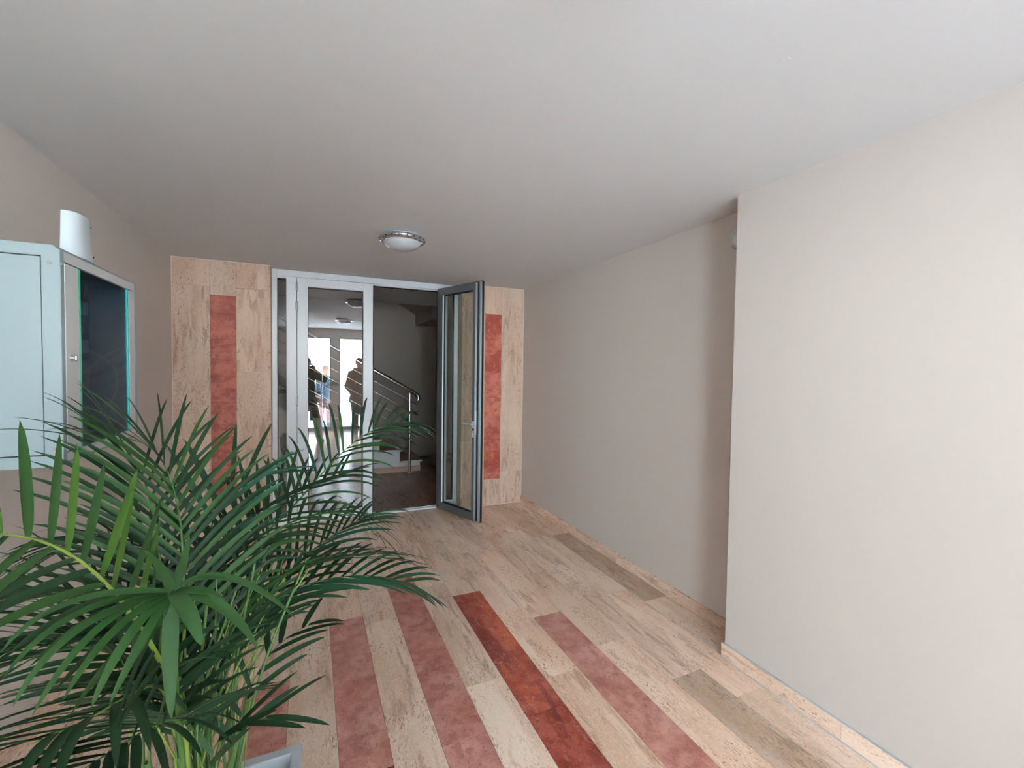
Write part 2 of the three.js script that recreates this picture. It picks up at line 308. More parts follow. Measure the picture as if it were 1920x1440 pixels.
// ------------------------------------------------------------------ stair hall behind the door
{
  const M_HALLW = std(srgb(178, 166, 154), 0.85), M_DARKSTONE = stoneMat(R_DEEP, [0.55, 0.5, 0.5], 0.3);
  const hf = new THREE.PlaneGeometry(5.8, 3.2).rotateX(-Math.PI / 2).translate(0.5, 0, -6.45); { const p = hf.attributes.position, u = hf.attributes.uv; for (let i = 0; i < p.count; i++) u.setXY(i, p.getX(i) / 0.8, p.getZ(i) / 1.6); }
  const fl = struct(group('floor_hall'), 'dark polished stone floor of the stair hall');
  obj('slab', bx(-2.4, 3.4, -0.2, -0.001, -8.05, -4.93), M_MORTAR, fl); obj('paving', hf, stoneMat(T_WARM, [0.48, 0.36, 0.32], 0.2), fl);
  struct(obj('wall_hall_back', bx(-2.4, 3.4, 0, 5.2, -8.05, -7.85), M_HALLW)); struct(obj('wall_hall_left', bx(-2.4, -2.2, 0, 5.2, -7.85, -5.02), M_HALLW)); struct(obj('wall_hall_right', bx(3.2, 3.4, 0, 5.2, -7.85, -5.02), M_HALLW));
  struct(obj('wall_hall_front', [bx(-2.2, XL - 0.2, 0, H, -5.02, -4.9), bx(XR + 0.2, 3.2, 0, H, -5.02, -4.9)], M_HALLW));
  struct(obj('ceiling_hall', [bx(-2.2, XL - 0.2, H, H + 0.25, -6.6, -4.9), bx(XR + 0.2, 3.2, H, H + 0.25, -6.6, -4.9), bx(-2.2, 3.2, H + 0.25, 5.2, -6.7, -6.5), bx(-2.2, 3.2, 5.0, 5.2, -7.85, -6.7)], M_CEIL));
  // landing and upper flight seen from below
  const s = new THREE.Shape([[3.2, 2.31], [1.68, 2.31], [1.68, 2.5], [-1.2, 4.16], [-1.2, 4.5], [1.5, 3.0], [1.68, 2.86], [3.2, 2.86]].map(([x, y]) => new THREE.Vector2(x, y)));
  struct(obj('beam_landing', new THREE.ExtrudeGeometry(s, { depth: 1.15, bevelEnabled: false }).translate(0, 0, -7.85), M_HALLW), 'underside of the landing and upper stair flight');
  // the flight of stairs, rising to -x
  const st = tag(group('staircase', 1.53, 0, -6.74), 'white sided staircase with dark treads seen through the open doorway', 'staircase');
  const N = 10, riser = 0.172, going = 0.302;
  const prof = [new THREE.Vector2(0, 0)]; for (let i = 0; i < N; i++) { prof.push(new THREE.Vector2(-i * going, (i + 1) * riser - 0.03)); prof.push(new THREE.Vector2(-(i + 1) * going, (i + 1) * riser - 0.03)); } prof.push(new THREE.Vector2(-N * going, 0));
  obj('body', new THREE.ExtrudeGeometry(new THREE.Shape(prof), { depth: 1.09, bevelEnabled: false }).translate(0, 0, -1.105), M_PLASTER, st);
  for (let i = 0; i < N; i++) { const t = obj('tread', bx(-(i + 1) * going + 0.0, -i * going + 0.028, (i + 1) * riser - 0.03, (i + 1) * riser, -1.105, 0.018, 0.004), M_DARKSTONE, st); obj('nosing', bx(-(i + 1) * going + 0.0, -i * going + 0.03, (i + 1) * riser - 0.028, (i + 1) * riser - 0.002, 0.018, 0.024, 0.002), M_CAULK, st); }
  obj('skirting', bx(-N * going, 0, 0, 0.087, -0.001, 0.014, 0.002), stoneMat(T_WARM, [1, 0.82, 0.7], 0.45), st);
  const sk = []; for (let i = 2; i < 4; i++) sk.push(bx(-(i + 1) * going, -i * going, (i + 1) * riser, (i + 1) * riser + 0.09, -1.11, -1.095)); obj('wall_skirting', sk, stoneMat(R_DEEP, [1, 0.95, 0.95]), st);
  // railing
  const rl = tag(group('stair_railing', 1.35, 0, -6.66), 'polished steel stair railing with round handrail and thin parallel bars', 'railing');
  const sl = 0.172 / 0.302, at = (x, y) => V(x, y, 0);
  const y0 = 1.235;
  obj('handrail', tube([at(-3.0, y0 + 3.0 * sl), at(-1.5, y0 + 1.5 * sl), at(-0.3, y0 + 0.3 * sl), at(0.0, y0), at(0.07, y0 - 0.04), at(0.125, y0 - 0.085), at(0.13, y0 - 0.14), at(0.105, y0 - 0.165)], 0.026, 90, 14), M_STEEL, rl);
  for (const x of [0, -1.2, -2.4]) obj('post', [cyl(at(x, x ? -x * sl + 0.1 : 0), at(x, y0 - 0.05 - x * sl), 0.025), cyl(at(x, y0 - 0.05 - x * sl), at(x, y0 - x * sl), 0.009), ...(x ? [] : [cyl(at(0, 0.0), at(0, 0.008), 0.045)])], M_STEEL, rl);
  for (let i = 0; i < 6; i++) { const y = y0 - 0.155 - i * 0.152; obj('rail_bar', cyl(at(-3.0, y + 3.0 * sl), at(0.12, y - 0.12 * sl), 0.009, 0.009, 10), M_STEEL, rl); }
  tag(obj('light_switch', [bx(1.68, 1.76, 1.05, 1.13, -7.851, -7.843, 0.003), bx(1.695, 1.745, 1.065, 1.115, -7.846, -7.840, 0.002)], std(srgb(120, 116, 110), 0.5)), 'small square switch plate on the dark stair hall wall', 'switch');
}

// ------------------------------------------------------------------ ceiling lights and wall light
{
  const M_OPAL = phys(srgb(226, 232, 234), 0.25, { clearcoat: 0.5 });
  const make = () => {
    const g = group('ceiling_lamp');
    obj('base', lathe([[0, 0], [0.135, 0], [0.14, -0.006], [0.14, -0.03], [0, -0.03]]), M_SATIN, g);
    obj('rim', lathe([[0.128, -0.018], [0.142, -0.012], [0.158, -0.02], [0.162, -0.032], [0.154, -0.046], [0.136, -0.052], [0.129, -0.044], [0.128, -0.018]]), M_CHROME, g);
    for (let i = 0; i < 20; i++) { const a = i / 20 * Math.PI * 2; obj('vent_hole', cyl(V(0.1592 * Math.cos(a), -0.036, 0.1592 * Math.sin(a)), V(0.1622 * Math.cos(a), -0.037, 0.1622 * Math.sin(a)), 0.0045, 0.0045, 8), M_RUBBER, g); }
    const p = []; for (let i = 0; i <= 16; i++) { const a = i / 16 * Math.PI / 2; p.push([0.131 * Math.cos(a), -0.044 - 0.062 * Math.sin(a)]); }
    obj('lamp_shade', lathe(p), M_OPAL, g);
    for (let i = 0; i < 3; i++) { const a = 0.5 + i * 2.094; obj('clip', new THREE.SphereGeometry(0.008, 10, 8).translate(0.14 * Math.cos(a), -0.055, 0.14 * Math.sin(a)), M_CHROME, g); }
    return g;
  };
  const a = make(); a.position.set(0.5935, H, -3.22); tag(a, 'round ceiling lamp with chrome rim and white dome before the glass door', 'lamp');
  const b = a.clone(); b.name = numbered('ceiling_lamp'); b.position.set(0.5935, H, -0.58); scene.add(b); tag(b, 'round ceiling lamp nearest the entrance, seen mirrored in the closed door pane', 'lamp');
  const w = tag(group('wall_lamp', XR, 2.338, -1.818), 'small round wall light half hidden behind the forward wall edge', 'lamp');
  const turn = (g) => g.rotateZ(Math.PI / 2);
  obj('base', turn(lathe([[0, 0], [0.07, 0], [0.07, 0.02], [0, 0.02]], 40)), M_SATIN, w);
  obj('rim', turn(lathe([[0.058, 0.014], [0.074, 0.01], [0.08, 0.022], [0.072, 0.034], [0.06, 0.034], [0.058, 0.014]], 40)), M_CHROME, w);
  w.scale.setScalar(0.84);
  obj('lamp_shade', turn(lathe([[0.061, 0.03], [0.05, 0.05], [0.03, 0.062], [0, 0.067]], 40)), M_OPAL, w);
}

// ------------------------------------------------------------------ network cabinet on the left wall
{
  const M_CAB = phys(srgb(148, 162, 164), 0.45, { clearcoat: 0.15, clearcoatRoughness: 0.5 }), M_CABD = std(srgb(214, 213, 210), 0.45), M_DARK = std(srgb(92, 132, 148), 0.6);
  const x0 = XL, x1 = -0.645, y0 = 1.266, y1 = 1.897, z0 = -2.287, z1 = -1.685;
  const c = tag(group('network_cabinet', x0, y0, z1), 'light grey metal wall cabinet with dark glass door above the palm', 'cabinet');
  const L = (g) => g.translate(-x0, -y0, -z1);
  // end frames: outline with cut front corners, opening for the side panel
  const endShape = () => {
    const ch = 0.014, s = new THREE.Shape([[x0, y0], [x1 - ch, y0], [x1, y0 + ch], [x1, y1 - ch], [x1 - ch, y1], [x0, y1]].map(([a, b]) => new THREE.Vector2(a, b)));
    s.holes.push(new THREE.Path([[x0 + 0.03, 1.3], [x0 + 0.03, 1.864], [x1 - 0.041, 1.864], [x1 - 0.041, 1.3]].map(([a, b]) => new THREE.Vector2(a, b)))); return s;
  };
  const end = (z) => new THREE.ExtrudeGeometry(endShape(), { depth: 0.02, bevelEnabled: true, bevelThickness: 0.0015, bevelSize: 0.0015, bevelOffset: -0.0015, bevelSegments: 1 }).translate(0, 0, z);
  obj('frame', [L(end(z1 - 0.0215)), L(end(z0 + 0.0015)), L(bx(x0, x1 - 0.014, y1 - 0.012, y1, z0 + 0.02, z1 - 0.02)), L(bx(x0, x1 - 0.014, y0, y0 + 0.012, z0 + 0.02, z1 - 0.02))], M_CAB, c);
  obj('back_panel', L(bx(x0 + 0.002, x0 + 0.006, y0 + 0.012, y1 - 0.012, z0 + 0.02, z1 - 0.02)), M_DARK, c);
  obj('side_panel', L(bx(x0 + 0.032, x1 - 0.0435, 1.3025, 1.8615, z1 - 0.014, z1 - 0.003, 0.001)), M_CAB, c);
  obj('side_panel', L(bx(x0 + 0.03, x1 - 0.041, 1.3, 1.864, z0 + 0.003, z0 + 0.012)), M_DARK, c);
  obj('lintel', L(bx(x1 - 0.016, x1 - 0.001, 1.856, y1 - 0.012, z0 + 0.02, z1 - 0.02, 0.002)), M_CABD, c);
  obj('lintel', L(bx(x1 - 0.016, x1 - 0.001, y0 + 0.012, 1.304, z0 + 0.02, z1 - 0.02, 0.002)), M_CABD, c);
  const scr = []; for (const [x, y] of [[-0.667, 1.846], [-0.666, 1.318]]) { scr.push(cyl(V(x, y, z1 - 0.001), V(x, y, z1 + 0.003), 0.0055, 0.0045)); }
  for (const [y] of [[1.845], [1.316]]) scr.push(cyl(V(x1 - 0.001, y, z1 - 0.011), V(x1 + 0.002, y, z1 - 0.011), 0.004, 0.0035));
  for (const g of scr) obj('screw', L(g), M_CHROME, c);
  const d = group('door', 0, 0, 0, 0, c);
  const fz = [z1 - 0.0225, z1 - 0.108, z0 + 0.086, z0 + 0.024];
  obj('stile', L(bx(x1 - 0.012, x1 + 0.001, 1.307, 1.852, fz[1], fz[0], 0.003)), M_CABD, d);
  obj('stile', L(bx(x1 - 0.012, x1 + 0.001, 1.307, 1.852, fz[3], fz[2] - 0.002, 0.003)), M_CABD, d);
  obj('pane', L(bx(x1 - 0.007, x1 - 0.003, 1.307, 1.852, fz[2], fz[1])), phys(srgb(146, 186, 198), 0.02, { transmission: 1, thickness: 0, ior: 1.3, specularIntensity: 0.6 }), d);
  const M_EDGE = phys(srgb(72, 205, 158), 0.25, { clearcoat: 0.6 });
  const e1 = obj('glass_edge', L(bx(x1 - 0.008, x1 + 0.0006, 1.307, 1.852, fz[1] - 0.011, fz[1] - 0.0005)), M_EDGE, d); e1.userData.label = 'green glass edge';
  const e2 = obj('glass_edge', L(bx(x1 - 0.008, x1 + 0.0006, 1.307, 1.852, fz[2] - 0.001, fz[2] + 0.011)), phys(srgb(56, 196, 188), 0.25, { clearcoat: 0.6 }), d); e2.userData.label = 'turquoise glass edge';
  obj('lock', [L(cyl(V(x1, 1.58, z1 - 0.053), V(x1 + 0.012, 1.58, z1 - 0.053), 0.0115, 0.0105, 24)), L(bx(x1 + 0.0115, x1 + 0.0135, 1.574, 1.586, z1 - 0.0545, z1 - 0.0515))], M_CHROME, d);
  // mounting rails
  const hole = []; for (const z of [z0 + 0.05, z1 - 0.05]) obj('mounting_rail', L(bx(-0.80, -0.782, 1.29, 1.87, z - 0.014, z + 0.014, 0.001)), M_CAB, c);
  // gear inside: things of their own
  const M_BLK = std(srgb(110, 132, 134), 0.5), M_PORT = std(srgb(222, 234, 230), 0.4);
  const panel = (y, h, label) => {
    const g = tag(group('patch_panel', -0.782, y, (z0 + z1) / 2), label, 'panel', 'patch panels inside the cabinet');
    obj('plate', bx(0, 0.004, 0, h, -0.262, 0.262, 0.001), M_BLK, g); obj('chassis', bx(-0.12, -0.001, 0.004, h - 0.004, -0.22, 0.22), M_BLK, g);
    for (let i = 0; i < 12; i++) obj('port', bx(0.004, 0.009, h * 0.3, h * 0.78, -0.236 + i * 0.04, -0.212 + i * 0.04), M_PORT, g);
  };
  panel(1.716, 0.1, 'upper patch panel behind the dark cabinet glass'); panel(1.575, 0.1, 'lower patch panel behind the dark cabinet glass'); 
  const M_CABLE = std(srgb(176, 170, 150), 0.5);
  const CBL = [[[-0.77, 1.62, -2.2], [-0.70, 1.55, -2.23], [-0.70, 1.42, -2.2], [-0.76, 1.36, -2.15]], [[-0.79, 1.52, -2.2], [-0.73, 1.6, -2.262], [-0.66, 1.645, -2.262]], [[-0.8, 1.4, -2.1], [-0.72, 1.40, -2.23], [-0.70, 1.36, -2.24], [-0.74, 1.3, -2.2]]];
  ['cable hanging in a loop below the patch panels', 'thin cable running up to the cabinet door edge', 'low cable curving down to the cabinet floor'].forEach((t, i) => tag(obj('cable', tube(CBL[i].map((p) => V(...p)), 0.003, 24, 6), M_CABLE), t, 'cable'));
  // curved plastic cover standing on the cabinet
  const k = tag(group('plastic_cover', -0.698, y1, -1.895), 'white curved plastic cover standing on top of the grey cabinet', 'cover');
  const shell = (r, flare, h, t) => {
    const P = []; const pt = (a, rad) => { const ca = Math.cos(a), sa = Math.sin(a), e = 2 / 2.8; return [Math.sign(ca) * Math.pow(Math.abs(ca), e) * rad * 0.62, Math.sign(sa) * Math.pow(Math.abs(sa), e) * rad * 1.02]; };
    const N = 28, idx = [], U = []; const ring = (y, rad) => { for (let i = 0; i <= N; i++) { const [x, z] = pt(-Math.PI / 2 + Math.PI * i / N, rad); P.push(x, y, z); } };
    ring(0, r * flare); ring(h * 0.5, r * (1 + (flare - 1) * 0.4)); ring(h, r); ring(h + 0.003, r - 0.003); ring(h, r - t); ring(0, r * flare - t);
    for (let s = 0; s < 5; s++) for (let i = 0; i < N; i++) { const a = s * (N + 1) + i, b = a + N + 1; idx.push(a, b, a + 1, a + 1, b, b + 1); }
    const g = new THREE.BufferGeometry(); g.setAttribute('position', new THREE.Float32BufferAttribute(P, 3)); g.setIndex(idx); g.computeVertexNormals(); return g;
  };
  obj('shell', shell(0.062, 1.16, 0.137, 0.004), phys(srgb(214, 222, 226), 0.35, { clearcoat: 0.4 }), k);
  for (const [y, a] of [[0.118, -0.7], [0.022, -0.7], [0.008, -1.0]]) { const e = 2 / 2.8, fl = y > 0.1 ? 1.01 : 1.15, x = 0.0384 * fl * Math.pow(Math.cos(a), e), z = -0.0632 * fl * Math.pow(-Math.sin(a), e); obj('screw', new THREE.SphereGeometry(0.003, 10, 8).translate(x, y, z), M_RUBBER, k); }
  tag(obj('white_cable', tube([V(-0.690, y1 + 0.003, -1.9715), V(-0.682, y1 + 0.03, -1.972), V(-0.679, y1 + 0.055, -1.9705), V(-0.688, y1 + 0.085, -1.967), V(-0.697, y1 + 0.11, -1.9655)], 0.0032, 24, 8), std(srgb(226, 226, 216), 0.4)), 'white cable running up the edge of the curved plastic cover', 'cable');
}

// ------------------------------------------------------------------ planter and palm
{
  const M_POT = phys(srgb(206, 210, 214), 0.4, { clearcoat: 0.3 });
  const p = tag(group('planter', -0.25, 0, -1.257), 'square pale grey planter holding the palm at the bottom edge', 'planter');
  const a = 0.226, q = 0.195, sq = (r, y) => [[-r, y, -r], [r, y, -r], [r, y, r], [-r, y, r]];
  const loop = (rings) => { const P = []; for (let k = 0; k + 1 < rings.length; k++) for (let i = 0; i < 4; i++) { const j = (i + 1) % 4, A = rings[k][i], B = rings[k][j], C = rings[k + 1][j], D = rings[k + 1][i]; for (const v of [A, C, B, A, D, C]) P.push(...v); } const g = new THREE.BufferGeometry(); g.setAttribute('position', new THREE.Float32BufferAttribute(P, 3)); g.computeVertexNormals(); return g; };
  obj('body', loop([sq(0.01, 0), sq(0.188, 0), sq(0.196, 0.01), sq(0.216, 0.37), sq(0.218, 0.372)]), M_POT, p);
  obj('rim', loop([sq(0.214, 0.365), sq(0.225, 0.368), sq(a, 0.372), sq(a, 0.397), sq(0.224, 0.4), sq(0.198, 0.4), sq(0.195, 0.398), sq(0.185, 0.33), sq(0.18, 0.24)]), M_POT, p);
  const soil = new THREE.PlaneGeometry(0.37, 0.37, 24, 24).rotateX(-Math.PI / 2); { const s = soil.attributes.position; for (let i = 0; i < s.count; i++) s.setY(i, 0.3 + rr(-0.007, 0.007)); soil.computeVertexNormals(); }
  obj('soil', soil, std(srgb(52, 40, 32), 0.95), p);

  const FR = {                                      // rachis of each frond, from the pot to the tip
    F1: [[-0.25, 0.36, -1.2], [-0.26, 0.803, -1.17], [-0.274, 0.971, -1.08], [-0.288, 1.097, -1], [-0.309, 1.188, -0.95], [-0.331, 1.252, -0.91], [-0.349, 1.295, -0.87], [-0.363, 1.324, -0.83], [-0.381, 1.345, -0.78], [-0.4, 1.35, -0.71]],
    F2: [[-0.216, 0.36, -1.287], [-0.276, 0.728, -1.3], [-0.295, 0.957, -1.36], [-0.307, 1.049, -1.41], [-0.325, 1.157, -1.46], [-0.35, 1.247, -1.49], [-0.376, 1.309, -1.5], [-0.408, 1.349, -1.5], [-0.444, 1.368, -1.48]],
    F2b: [[-0.3, 0.36, -1.246], [-0.299, 0.748, -1.32], [-0.352, 0.996, -1.42], [-0.384, 1.122, -1.48], [-0.407, 1.221, -1.51], [-0.437, 1.298, -1.52], [-0.476, 1.347, -1.5], [-0.517, 1.375, -1.46]],
    F4: [[-0.21, 0.36, -1.22], [-0.255, 0.735, -1.32], [-0.229, 0.937, -1.5], [-0.167, 0.994, -1.62], [-0.09, 1.033, -1.74], [-0.008, 1.095, -1.85], [0.079, 1.171, -1.95], [0.182, 1.244, -2.04], [0.296, 1.293, -2.1], [0.428, 1.307, -2.15]],
    F4b: [[-0.259, 0.36, -1.299], [-0.266, 0.739, -1.36], [-0.257, 0.969, -1.55], [-0.228, 1.03, -1.64], [-0.172, 1.064, -1.72], [-0.084, 1.092, -1.8], [0.034, 1.104, -1.88], [0.135, 1.127, -1.93]],
    F5: [[-0.277, 0.36, -1.208], [-0.24, 0.744, -1.3], [-0.209, 0.956, -1.45], [-0.137, 1.03, -1.53], [-0.044, 1.057, -1.61], [0.065, 1.047, -1.68], [0.168, 0.993, -1.73], [0.24, 0.901, -1.76]],
    F6: [[-0.202, 0.36, -1.263], [-0.225, 0.74, -1.28], [-0.177, 0.898, -1.4], [-0.09, 0.937, -1.46], [0.027, 0.941, -1.52], [0.152, 0.927, -1.56], [0.27, 0.885, -1.58]],
    F7: [[-0.294, 0.36, -1.273], [-0.214, 0.723, -1.28], [-0.145, 0.861, -1.4], [-0.04, 0.9, -1.45], [0.089, 0.896, -1.49], [0.215, 0.864, -1.51], [0.322, 0.819, -1.51]],
    F8: [[-0.233, 0.36, -1.203], [-0.263, 0.719, -1.17], [-0.239, 0.986, -1.04], [-0.219, 1.113, -0.95], [-0.201, 1.188, -0.87], [-0.188, 1.227, -0.8], [-0.178, 1.248, -0.74]],
    F9: [[-0.231, 0.36, -1.296], [-0.273, 0.711, -1.2], [-0.284, 0.91, -1.1], [-0.306, 0.942, -1.04], [-0.328, 0.955, -0.99], [-0.356, 0.969, -0.94], [-0.383, 0.989, -0.89]],
    F10: [[-0.295, 0.36, -1.229], [-0.298, 0.743, -1.27], [-0.374, 0.95, -1.28], [-0.446, 1.042, -1.27], [-0.516, 1.07, -1.25], [-0.576, 1.062, -1.22], [-0.615, 1.04, -1.18]],
    F11: [[-0.202, 0.36, -1.235], [-0.294, 0.73, -1.25], [-0.361, 0.919, -1.2], [-0.425, 0.989, -1.16], [-0.479, 1.005, -1.12], [-0.519, 0.987, -1.08]],
    F12: [[-0.275, 0.36, -1.293], [-0.176, 0.613, -1.2], [-0.152, 0.704, -1.3], [-0.122, 0.749, -1.35], [-0.084, 0.77, -1.4], [-0.033, 0.774, -1.45], [0.014, 0.775, -1.48]],
    F13: [[-0.261, 0.36, -1.201], [-0.207, 0.663, -1.17], [-0.197, 0.693, -1.19], [-0.163, 0.714, -1.19], [-0.119, 0.719, -1.19], [-0.074, 0.718, -1.19]],
    F14: [[-0.209, 0.36, -1.279], [-0.278, 0.772, -1.38], [-0.292, 0.975, -1.55], [-0.281, 1.061, -1.62], [-0.248, 1.141, -1.68], [-0.192, 1.183, -1.72], [-0.123, 1.185, -1.75]],
    F15: [[-0.3, 0.36, -1.256], [-0.267, 0.681, -1.22], [-0.259, 0.816, -1.12], [-0.274, 0.869, -1.04], [-0.301, 0.897, -0.97], [-0.326, 0.922, -0.9]],
    F16: [[-0.218, 0.36, -1.212], [-0.3, 0.735, -1.3], [-0.377, 0.866, -1.36], [-0.465, 0.929, -1.38], [-0.549, 0.941, -1.37], [-0.617, 0.919, -1.34]],
    F17: [[-0.248, 0.36, -1.3], [-0.292, 0.737, -1.42], [-0.357, 0.919, -1.56], [-0.421, 1, -1.62], [-0.495, 1.052, -1.64], [-0.57, 1.066, -1.63], [-0.638, 1.043, -1.6]],
    F18: [[-0.285, 0.36, -1.215], [-0.223, 0.739, -1.3], [-0.174, 0.826, -1.42], [-0.108, 0.873, -1.52], [-0.02, 0.934, -1.6], [0.081, 0.979, -1.66], [0.193, 1.019, -1.7]],
  };
  const PI = Math.PI;
  const leafMat = (r, g, b, tr = 0.35, ro = 0.5) => phys(srgb(r, g, b), ro, { transmission: tr, thickness: 0, specularIntensity: 0.6 });
  const ML = { bright: leafMat(78, 122, 42, 0.42), mid: leafMat(44, 84, 36, 0.22), dark: leafMat(27, 60, 32, 0.14), blue: leafMat(36, 82, 58, 0.15), teal: leafMat(46, 98, 78, 0.12, 0.4) };
  const M_STALK = phys(srgb(120, 142, 60), 0.45, { clearcoat: 0.2 }), M_STALK2 = phys(srgb(72, 108, 52), 0.45, { clearcoat: 0.2 });
  // one leaflet: a blade folded along its middle, from o towards dir, bending down
  function leaflet(o, dir, nrm, len, wid, droop, curl = 0) {
    const n = 9, P = [], idx = [], UVs = []; let p = o.clone(), d = dir.clone().normalize(); const up = nrm.clone();
    for (let i = 0; i <= n; i++) {
      const t = i / n, w = wid * Math.pow(Math.max(0, Math.sin(Math.PI * Math.min(1, 0.07 + 0.93 * Math.pow(t, 0.85)))), 0.5) * (t > 0.98 ? 0.1 : 1);
      const side = V(0, 0, 0).crossVectors(d, up).normalize(), nn = V(0, 0, 0).crossVectors(side, d).normalize();
      const a = p.clone().addScaledVector(side, w / 2).addScaledVector(nn, w * 0.13), b = p.clone().addScaledVector(side, -w / 2).addScaledVector(nn, w * 0.13);
      P.push(a.x, a.y, a.z, p.x, p.y, p.z, b.x, b.y, b.z); UVs.push(0, t, 0.5, t, 1, t);
      if (i) { const k = i * 3; for (const s of [0, 1]) idx.push(k - 3 + s, k + s, k - 2 + s, k - 2 + s, k + s, k + 1 + s); }
      p = p.clone().addScaledVector(d, len / n); d.y -= droop / n * (0.35 + 1.3 * t); d.addScaledVector(nn, curl / n); d.normalize();
    }
    const g = new THREE.BufferGeometry(); g.setAttribute('position', new THREE.Float32BufferAttribute(P, 3)); g.setAttribute('uv', new THREE.Float32BufferAttribute(UVs, 2)); g.setIndex(idx); g.computeVertexNormals(); return g;
  }
  function leafAlong(curve, wid) {                  // the same blade along a given curve
    const n = 12, P = [], idx = [], UVs = [];
    for (let i = 0; i <= n; i++) {
      const t = i / n, p = curve.getPointAt(t), d = curve.getTangentAt(t), side = V(0, 0, 0).crossVectors(d, V(0.1, 1, 0.25)).normalize(), nn = V(0, 0, 0).crossVectors(side, d), w = wid * Math.pow(Math.max(0, Math.sin(PI * Math.min(1, 0.1 + 0.9 * Math.pow(t, 0.8)))), 0.6) * (t > 0.98 ? 0.12 : 1);
      const a = p.clone().addScaledVector(side, w / 2).addScaledVector(nn, w * 0.12), b = p.clone().addScaledVector(side, -w / 2).addScaledVector(nn, w * 0.12);
      P.push(a.x, a.y, a.z, p.x, p.y, p.z, b.x, b.y, b.z); UVs.push(0, t, 0.5, t, 1, t);
      if (i) { const k = i * 3; for (const s of [0, 1]) idx.push(k - 3 + s, k + s, k - 2 + s, k - 2 + s, k + s, k + 1 + s); }
    }
    const g = new THREE.BufferGeometry(); g.setAttribute('position', new THREE.Float32BufferAttribute(P, 3)); g.setAttribute('uv', new THREE.Float32BufferAttribute(UVs, 2)); g.setIndex(idx); g.computeVertexNormals(); return g;
  }
  const palm = tag(group('areca_palm', -0.25, 0.3, -1.257), 'large bushy green palm with feathery arching fronds in the grey planter', 'palm');
  const toPalm = (g) => g.translate(0.25, -0.3, 1.257);
  const rest = [];                                  // leaflets past the 300 that show largest
  let single = 0;
  // opts: from (where leaflets begin), n pairs, len, wid, roll (turn of the frond's plane), fwd (lean towards the tip), droop, mats, own (each leaflet its own part)
  function frond(key, o) {
    const curve = new THREE.CatmullRomCurve3(FR[key].map((q) => V(...q)), false, 'centripetal');
    const g = group('frond', 0, 0, 0, 0, palm), N = 30, r0 = o.r ?? 0.006;
    const rachis = new THREE.TubeGeometry(curve, N, 1, 7, false); { const p = rachis.attributes.position, c = V(0, 0, 0), v = V(0, 0, 0); for (let i = 0; i < p.count; i++) { const ring = Math.floor(i / 8), t = ring / N; curve.getPointAt(Math.min(1, t), c); v.fromBufferAttribute(p, i).sub(c).multiplyScalar(r0 * (1.1 - 0.95 * t)).add(c); p.setXYZ(i, v.x, v.y, v.z); } rachis.computeVertexNormals(); }
    obj('stalk', toPalm(rachis), o.stalk ?? M_STALK2, g);
    for (let i = 0; i < o.n; i++) for (const s of [-1, 1]) {
      const t = o.from + (1 - o.from) * (i + 0.5 + (s > 0 ? 0.2 : -0.2) + rr(-0.2, 0.2)) / o.n * 0.985, q = Math.min(0.999, Math.max(0, t)), f = (q - o.from) / (1 - o.from);
      const pos = curve.getPointAt(q), tan = curve.getTangentAt(q).normalize();
      let side = V(0, 0, 0).crossVectors(tan, V(0, 1, 0)); if (side.lengthSq() < 1e-4) side.set(1, 0, 0); side.normalize();
      let up = V(0, 0, 0).crossVectors(side, tan).normalize();
      const roll = typeof o.roll === 'function' ? o.roll(f) : o.roll ?? 0; side.applyAxisAngle(tan, roll); up.applyAxisAngle(tan, roll);
      const fw = ((s > 0 ? o.fwdR : o.fwdL) ?? o.fwd ?? 0.6) + (o.fw2 ?? 0.9) * f * f + rr(-0.08, 0.08), d = side.clone().multiplyScalar(s).addScaledVector(tan, fw).addScaledVector(up, (o.lift ?? 0.25) + rr(-0.12, 0.12)).normalize();
      const L = o.len * (0.62 + 0.75 * Math.sin(Math.PI * (0.12 + 0.72 * Math.pow(f, 0.8))) * 0.6) * rr(0.9, 1.08) * (f > 0.9 ? 0.8 : 1) * (s > 0 ? o.lenR ?? 1 : o.lenL ?? 1);
      const mats = (s > 0 ? o.matR : o.matL) ?? o.mats, m = ML[mats[Math.floor(rnd() * mats.length)]];
      const geo = toPalm(leaflet(pos, d, up, L, ((s < 0 && o.widL) || o.wid) * rr(0.85, 1.12), (s > 0 ? o.droopR : o.droopL) ?? o.droop, o.curl ?? 0));
      if (o.own && single < 300) { obj('leaflet', geo, m, g); single++; } else rest.push([geo, m]);
    }
    return g;
  }
  frond('F1', { from: 0.42, n: 18, len: 0.18, wid: 0.02, widL: 0.013, roll: -1.3, fwdR: 0.3, fwdL: 1.0, fw2: 0.1, droop: 0.1, droopL: 0.5, lenL: 1.25, mats: ['bright'], matR: ['bright', 'bright', 'mid'], matL: ['dark', 'dark', 'mid'], own: true, stalk: M_STALK, r: 0.0075, lift: 0.05 });
